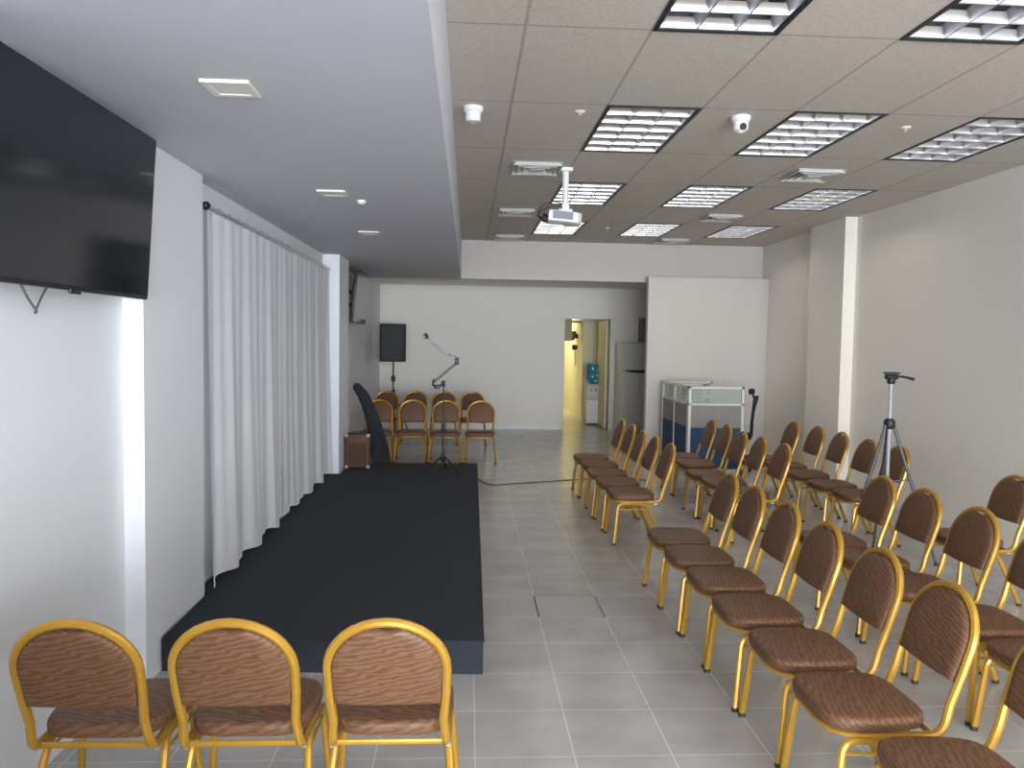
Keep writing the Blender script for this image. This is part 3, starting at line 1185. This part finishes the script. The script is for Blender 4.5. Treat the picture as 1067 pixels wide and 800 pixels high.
# points in the XZ plane relative to the pole top
mic = Vector((-0.205, -0.02, 0.56))
shk = Vector((-0.175, -0.02, 0.535))
el = Vector((0.145, 0.0, 0.29))
bs = Vector((-0.105, 0.0, 0.055))
b = NB()
for dz, dy in ((0.010, -0.012), (-0.012, 0.012)):
    beam(b, shk + Vector((0, dy, dz)), el + Vector((0, dy, dz + 0.01)), 0.0055, 6)
obj('upper_arm', b, M['grey_plastic'], t, True)
b = NB()
beam(b, shk.lerp(el, 0.12) + Vector((0, 0, -0.018)), shk.lerp(el, 0.62) + Vector((0, 0, -0.02)), 0.009, 8)
obj('spring', b, M['grey_plastic'], t, True)
b = NB()
for dz, dy in ((0.010, -0.012), (-0.012, 0.012)):
    beam(b, bs + Vector((0, dy, dz)), el + Vector((0, dy, dz - 0.02)), 0.006, 6)
obj('lower_arm', b, M['tripod'], t, True)
b = NB()
box(b, el.x - 0.022, el.x + 0.022, -0.02, 0.02, el.z - 0.045, el.z + 0.03, 0.006)
beam(b, el + Vector((-0.10, 0, 0.075)), el + Vector((0.02, 0, 0.03)), 0.006, 6)
obj('elbow_joint', b, M['black'], t, True)
b = NB()
tube(b, smooth_path([(bs.x, 0, bs.z + 0.03), (bs.x - 0.015, 0, 0.03), (bs.x + 0.005, 0, 0.006), (-0.04, 0, 0.012), (-0.005, 0, 0.03)]), 0.012, 8)
box(b, bs.x + 0.0, bs.x + 0.065, -0.02, 0.02, -0.022, 0.022, 0.006)
obj('base_joint', b, M['black'], t, True)
b = NB()
lathe(b, [(0.013, 0.001), (0.017, 0.006), (0.017, 0.05), (0.010, 0.07)], 10)
box(b, -0.03, -0.005, -0.012, 0.012, 0.02, 0.062, 0.004)
obj('pole_clamp', b, M['black'], t, True)
b = NB()
tube(b, [(mic.x - 0.005, mic.y, mic.z + 0.03), (mic.x + 0.015, mic.y, mic.z - 0.008), (mic.x + 0.03, mic.y, mic.z - 0.03)], [0.016, 0.02, 0.011], 10)
obj('microphone', b, M['black'], t, True)
b = NB()
ring = [(mic.x + 0.028 * math.cos(a), mic.y, mic.z + 0.028 * math.sin(a)) for a in [2 * PI * q / 14 for q in range(14)]]
tube(b, ring, 0.004, 5, closed=True)
obj('shock_mount', b, M['tripod'], t, True)
# upright microphone holder clip beside the pole top

# ================================================================== GUITAR AMP AND GIG BAG
t = thing('guitar_amplifier', 'brown box amplifier with metal corners at the far left of the stage', 'amplifier', (-1.262, 9.36, SZ))
b = NB()
box(b, -0.135, 0.135, -0.11, 0.11, 0.012, 0.40, 0.018, 3)
obj('cabinet', b, M['amp_cloth'], t, True)
b = NB()
box(b, -0.105, 0.105, -0.116, -0.106, 0.045, 0.30, 0.004)
obj('grille_cloth', b, noisy('amp_grille', (0.075, 0.036, 0.024), (0.10, 0.05, 0.034), 200, 0.9), t)
for sx in (-1, 1):
    for z in (0.025, 0.387):
        b = NB()
        box(b, sx * 0.125 - 0.018, sx * 0.125 + 0.018, -0.118, -0.085, z - 0.018, z + 0.018, 0.006)
        obj('metal_corner', b, M['grey_plastic'], t, True)
b = NB()
tube(b, fillet([(-0.06, 0, 0.395), (-0.055, 0, 0.425), (0.055, 0, 0.425), (0.06, 0, 0.395)], 0.02), 0.008, 6, r2=0.014)
obj('handle', b, M['black'], t, True)
b = NB()
for sx in (-1, 1):
    for sy in (-1, 1):
        lathe(b, [(0.016, 0.0), (0.016, 0.014)], 8, (sx * 0.10, sy * 0.08, 0))
obj('rubber_feet', b, M['rubber'], t, True)

t = thing('guitar_bag', 'black guitar bag leaning in the corner behind the brown amplifier', 'guitar bag', (-1.10, 9.92, 0.0))
b = NB()
P = [(0.06, 0.0, 0.03), (0.05, 0.0, 0.12), (0.035, 0.0, 0.25), (0.01, 0.0, 0.38), (-0.02, 0.0, 0.50), (-0.045, 0, 0.60), (-0.085, 0.0, 0.74),
     (-0.135, 0.0, 0.88), (-0.195, 0.0, 1.00), (-0.265, 0.0, 1.085), (-0.30, 0.0, 1.10)]
rr = [0.07, 0.105, 0.115, 0.105, 0.10, 0.092, 0.080, 0.073, 0.066, 0.055, 0.03]
tube(b, P, rr, 14, None, True, False, (1, 0, 0))
for v in b.verts:
    v.co.y *= 0.55
obj('body', b, M['blackcloth'], t, True)
b = NB()
tube(b, smooth_path([(-0.02, -0.07, 0.56), (0.05, -0.12, 0.50), (0.09, -0.12, 0.38), (0.06, -0.09, 0.24)]), 0.006, 6, r2=0.018)
obj('shoulder_strap', b, M['blackcloth'], t, True)
b = NB()
box(b, -0.06, 0.10, -0.105, -0.08, 0.12, 0.34, 0.01)
obj('pocket', b, M['blackcloth'], t, True)

# ================================================================== CAMERA TRIPOD (right wall)
t = thing('camera_tripod', 'grey camera tripod with a black pan head standing by the right wall', 'tripod', (3.285, 6.05, 0))
b = NB()
lathe(b, [(0.014, 0.60), (0.014, 1.405)], 12)
obj('centre_column', b, M['grey_plastic'], t, True)
b = NB()
lathe(b, [(0.03, 1.04), (0.042, 1.055), (0.042, 1.10), (0.028, 1.12)], 14)
obj('shoulder', b, M['black'], t, True)
b = NB()
lathe(b, [(0.022, 1.39), (0.03, 1.40), (0.03, 1.43), (0.022, 1.445)], 14)
lathe(b, [(0.02, -0.045), (0.02, 0.045)], 12, (0, 0, 1.445), 'X')
obj('pan_head', b, M['black'], t, True)
b = NB()
box(b, -0.05, 0.055, -0.035, 0.035, 1.468, 1.482, 0.005)
obj('camera_plate', b, M['black'], t)
b = NB()
tube(b, [(0.02, 0, 1.452), (0.09, -0.02, 1.447), (0.165, -0.03, 1.43)], [0.006, 0.009, 0.012], 8)
obj('pan_handle', b, M['black'], t, True)
for (ex, ey) in ((0.34, -0.14), (-0.385, -0.10), (0.10, 0.36)):
    b = NB()
    top = Vector((ex * 0.08, ey * 0.08, 1.07))
    foot = Vector((ex, ey, 0.012))
    beam(b, top, top.lerp(foot, 0.52), 0.0135, 8)
    beam(b, top.lerp(foot, 0.50), foot, 0.010, 8)
    lg = obj('leg', b, M['tripod'], t, True)
    b = NB()
    mid = top.lerp(foot, 0.52)
    beam(b, mid - (foot - top).normalized() * 0.02, mid + (foot - top).normalized() * 0.02, 0.018, 8)
    obj('leg_lock', b, M['black'], lg, True)
    b = NB()
    lathe(b, [(0.014, 0.0), (0.015, 0.016), (0.011, 0.024)], 10, (ex, ey, 0))
    obj('rubber_foot', b, M['rubber'], lg, True)
    b = NB()
    beam(b, (0, 0, 0.63), top.lerp(foot, 0.40), 0.0055, 6)
    obj('spreader_strut', b, M['tripod'], t, True)

# ================================================================== CUBICLE WORKSTATION
t = thing('office_cubicle', 'office cubicle with glass topped grey and blue partition panels', 'cubicle', (2.80, 10.0, 0))
ZT = 1.135


def panel(x0, x1, y0, y1, along, bays, name='partition_panel'):
    p = NB()
    f = 0.035
    L = (x1 - x0) if along == 'x' else (y1 - y0)

    def bx(bm, a, b_, z0, z1, inset=0.0, bev=0.003):
        if along == 'x':
            box(bm, x0 + a, x0 + b_, y0 + inset, y1 - inset, z0, z1, bev)
        else:
            box(bm, x0 + inset, x1 - inset, y0 + a, y0 + b_, z0, z1, bev)
    for k in range(bays + 1):
        c = L * k / bays
        a = max(0, c - f / 2 - (f / 2 if k == bays else 0)) if k else 0
        bx(p, a, min(L, a + f), 0, ZT)
    bx(p, 0, L, ZT - 0.03, ZT)
    bx(p, 0, L, 0.895, 0.92)
    bx(p, 0, L, 0.0, 0.08)
    fr = obj(name, p, M['frame_grey'], t)
    g1, g2, g3 = NB(), NB(), NB()
    for k in range(bays):
        a, b_ = L * k / bays + f * 0.6, L * (k + 1) / bays - f * 0.6
        bx(g1, a, b_, 0.92, ZT - 0.03, 0.020, 0)
        bx(g2, a, b_, 0.61, 0.895, 0.008, 0.003)
        bx(g3, a, b_, 0.08, 0.61, 0.008, 0.003)
    obj('glass_strip', g1, M['glass'], fr)
    obj('grey_fabric', g2, M['fab_grey'], fr)
    o_ = obj('blue_fabric', g3, M['fab_blue'], fr)
    o_['label'] = 'blue lower fabric'


panel(0.0, 0.72, 0.0, 0.05, 'x', 1)
panel(0.0, 0.05, 0.052, 1.40, 'y', 2)
panel(0.052, 0.72, 1.35, 1.40, 'x', 1)
panel(0.052, 0.42, 0.68, 0.72, 'x', 1)
for y0, y1 in ((0.055, 0.675), (0.725, 1.345)):
    b = NB()
    box(b, 0.055, 0.60, y0, y1, 0.70, 0.73, 0.004)
    box(b, 0.56, 0.585, y0 + 0.02, y0 + 0.04, 0.0, 0.70)
    box(b, 0.56, 0.585, y1 - 0.04, y1 - 0.02, 0.0, 0.70)
    obj('desk_top', b, M['wood_light'], t)

# office chair beside the cubicle
t = thing('office_chair', 'black office chair with a headrest seen edge-on beside the cubicle', 'office chair', (3.66, 10.55, 0), math.radians(-21))
b = NB()
for k in range(5):
    a = 2 * PI * k / 5 + 0.3
    tube(b, [(0.03 * math.cos(a), 0.03 * math.sin(a), 0.10), (0.26 * math.cos(a), 0.26 * math.sin(a), 0.065)], [0.022, 0.014], 8)
obj('star_base', b, M['black'], t, True)
for k in range(5):
    a = 2 * PI * k / 5 + 0.3
    b = NB()
    lathe(b, [(0.020, -0.018), (0.026, -0.012), (0.026, 0.012), (0.020, 0.018)], 12, (0.26 * math.cos(a), 0.26 * math.sin(a), 0.028), 'X')
    obj('caster', b, M['rubber'], t, True)
b = NB()
lathe(b, [(0.025, 0.09), (0.025, 0.25), (0.016, 0.25), (0.016, 0.42)], 12)
obj('gas_lift', b, M['black_metal'], t, True)
b = NB()
box(b, -0.24, 0.16, -0.22, 0.22, 0.42, 0.48, 0.025, 3)
obj('seat', b, M['blackcloth'], t, True)
b = NB()
prism(b, [(0.135, 0.50), (0.15, 0.50), (0.17, 0.60), (0.18, 0.78), (0.235, 0.985), (0.165, 0.985), (0.15, 0.80), (0.135, 0.62)], -0.20, 0.20,
      Matrix.Rotation(PI / 2, 4, 'X'), 0.008, 2)
obj('backrest', b, M['blackcloth'], t, True)
b = NB()
box(b, 0.10, 0.18, -0.13, 0.13, 1.015, 1.085, 0.02, 3)
box(b, 0.15, 0.17, -0.02, 0.02, 0.97, 1.03)
obj('headrest', b, M['blackcloth'], t, True)
b = NB()
tube(b, fillet([(0.0, 0, 0.43), (0.16, 0, 0.43), (0.165, 0, 0.62)], 0.05), 0.014, 8)
obj('back_support', b, M['black'], t, True)

# ================================================================== FRIDGE, WALL BOX, WATER DISPENSER
t = thing('refrigerator', 'off-white two-door fridge half hidden behind the partition wall', 'fridge', (3.08, 14.45, 0))
b = NB()
box(b, -0.30, 0.30, 0.05, 0.62, 0.03, 1.67, 0.008)
obj('cabinet', b, M['fridge'], t)
b = NB()
box(b, -0.30, 0.30, 0.0, 0.045, 1.175, 1.67, 0.010)
obj('freezer_door', b, M['fridge'], t)
b = NB()
box(b, -0.30, 0.30, 0.0, 0.045, 0.06, 1.145, 0.010)
obj('fridge_door', b, M['fridge'], t)
b = NB()
prism(b, [(-0.27, 1.178), (0.28, 1.178), (0.28, 1.122), (-0.10, 1.128)], -0.006, 0.004, Matrix.Rotation(PI / 2, 4, 'X'), 0.001, 1)
obj('handle_recess', b, M['black'], t)
b = NB()
for sx in (-1, 1):
    for yy in (0.1, 0.55):
        lathe(b, [(0.02, 0.0), (0.02, 0.03)], 8, (sx * 0.25, yy, 0))
obj('feet', b, M['rubber'], t)
t = thing('wall_cabinet', 'small grey electrical box on the rear wall above the fridge', 'wall box', (3.42, YB, 1.92))
b = NB()
box(b, -0.20, 0.20, -0.12, 0.0, -0.22, 0.22, 0.006)
obj('box', b, M['fab_grey'], t)
b = NB()
box(b, -0.185, 0.185, -0.13, -0.12, -0.205, 0.205, 0.004)
obj('cover', b, M['fab_grey'], t)

t = thing('water_dispenser', 'pale water dispenser seen through the yellow doorway', 'water dispenser', (2.535, 16.2, 0))
b = NB()
box(b, -0.165, 0.165, -0.16, 0.16, 0.02, 0.83, 0.02, 3)
obj('cabinet', b, M['wood_light'], t, True)
b = NB()
box(b, -0.13, 0.13, -0.172, -0.155, 0.05, 0.50, 0.006)
obj('front_panel', b, M['white_plastic'], t)
b = NB()
box(b, -0.12, 0.12, -0.167, -0.155, 0.54, 0.78, 0.006)
obj('tap_recess', b, M['fridge'], t)
for sx, c in ((-0.05, 'water'), (0.05, 'rubber')):
    b = NB()
    tube(b, [(sx, -0.16, 0.72), (sx, -0.20, 0.72), (sx, -0.205, 0.69)], 0.012, 8)
    obj('tap', b, M[c], t, True)
t = thing('water_bottle', 'blue water bottle upside down on the dispenser', 'water bottle', (2.535, 16.2, 0.83))
b = NB()
lathe(b, [(0.03, 0.0), (0.04, 0.02), (0.12, 0.07), (0.135, 0.10), (0.135, 0.20), (0.125, 0.215), (0.135, 0.23), (0.135, 0.36), (0.12, 0.395), (0.06, 0.405)], 24)
obj('bottle', b, M['water'], t, True)

# objects hanging on the corridor wall in the back room
t = thing('wall_mounted_box', 'grey box mounted high on the yellow corridor wall', 'wall box', (2.20, 17.1, 1.65))
b = NB()
box(b, -0.12, 0.02, 0.06, 0.5, 0.05, 0.50, 0.01)
box(b, 0.02, 0.24, 0.15, 0.45, 0.44, 0.48, 0.004)
obj('box', b, noisy('olive_grey', (0.34, 0.33, 0.22), (0.38, 0.37, 0.25), 5, 0.6), t)
b = NB()
box(b, -0.13, 0.02, 0.045, 0.06, 0.04, 0.51, 0.004)
obj('door', b, noisy('olive_grey_door', (0.40, 0.39, 0.27), (0.44, 0.43, 0.3), 5, 0.6), t)
t = thing('wall_fixture', 'small black object hanging on the yellow wall, the upper of two', 'wall fixture', (2.42, 17.9, 1.80))
b = NB()
box(b, -0.10, 0.02, -0.10, 0.08, -0.05, 0.06, 0.02)
box(b, -0.12, -0.02, -0.14, -0.06, 0.04, 0.11, 0.012)
box(b, -0.14, -0.04, 0.0, 0.1, -0.09, -0.03, 0.012)
obj('body', b, M['black'], t, True)
t = thing('wall_hook', 'small black round hook on the yellow wall below the other fixture', 'wall fixture', (2.42, 17.9, 1.55))
b = NB()
lathe(b, [(0.05, -0.09), (0.06, -0.05), (0.05, 0.02)], 12, (0, 0, 0), 'X')
obj('body', b, M['black'], t, True)
t = thing('hanging_cloth', 'pale grey cloth hanging on the yellow wall under the black hook', 'cloth', (2.415, 17.9, 1.15))
b = NB()
prism(b, [(-0.05, 0.0), (0.0, -0.02), (0.06, 0.0), (0.05, 0.2), (0.02, 0.34), (-0.03, 0.34), (-0.06, 0.18)], 0.0, 0.03,
      Matrix.Rotation(-PI / 2, 4, 'Y') @ Matrix.Rotation(-PI / 2, 4, 'Z'), 0.005, 1)
obj('cloth', b, M['frame_grey'], t)
# lamp in the back room that lights it
t = thing('ceiling_lamp', 'warm flat ceiling lamp in the room beyond the doorway', 'ceiling light', (1.85, 19.2, 2.70))
b = NB()
box(b, -0.30, 0.30, -0.60, 0.60, -0.08, 0.0, 0.01)
obj('body', b, M['white_plastic'], t)
b = NB()
box(b, -0.27, 0.27, -0.57, 0.57, -0.088, -0.08)
obj('diffuser', b, emit_mat('lit_diffuser', (1.0, 0.9, 0.6), 4), t)

# ================================================================== CABLES ON THE FLOOR
b = NB()
tube(b, smooth_path([(0.15, 9.62, 0.006), (0.19, 9.40, 0.006), (0.30, 9.22, 0.006), (0.55, 9.30, 0.006), (0.95, 9.46, 0.006), (1.30, 9.60, 0.006), (1.75, 9.72, 0.006), (2.2, 9.60, 0.006)]), 0.005, 6)
tag(obj('floor_cable', b, M['cable'], None, True), 'thin black cable lying across the aisle floor behind the stage', 'cable')
b = NB()
pts = []
for k in range(90):
    a = k / 90 * 2 * PI * 5
    r = 0.17 + 0.035 * math.sin(k * 0.9) - 0.01 * (k % 7) / 7
    pts.append((2.97 + 0.8 * r * math.cos(a), 8.08 + 0.9 * r * math.sin(a), 0.008 + 0.0006 * k))
tube(b, pts, 0.006, 5)
tag(obj('cable_coil', b, M['cable_grey'], None, True), 'loose coil of dark grey cable on the floor between the chair rows', 'cable')
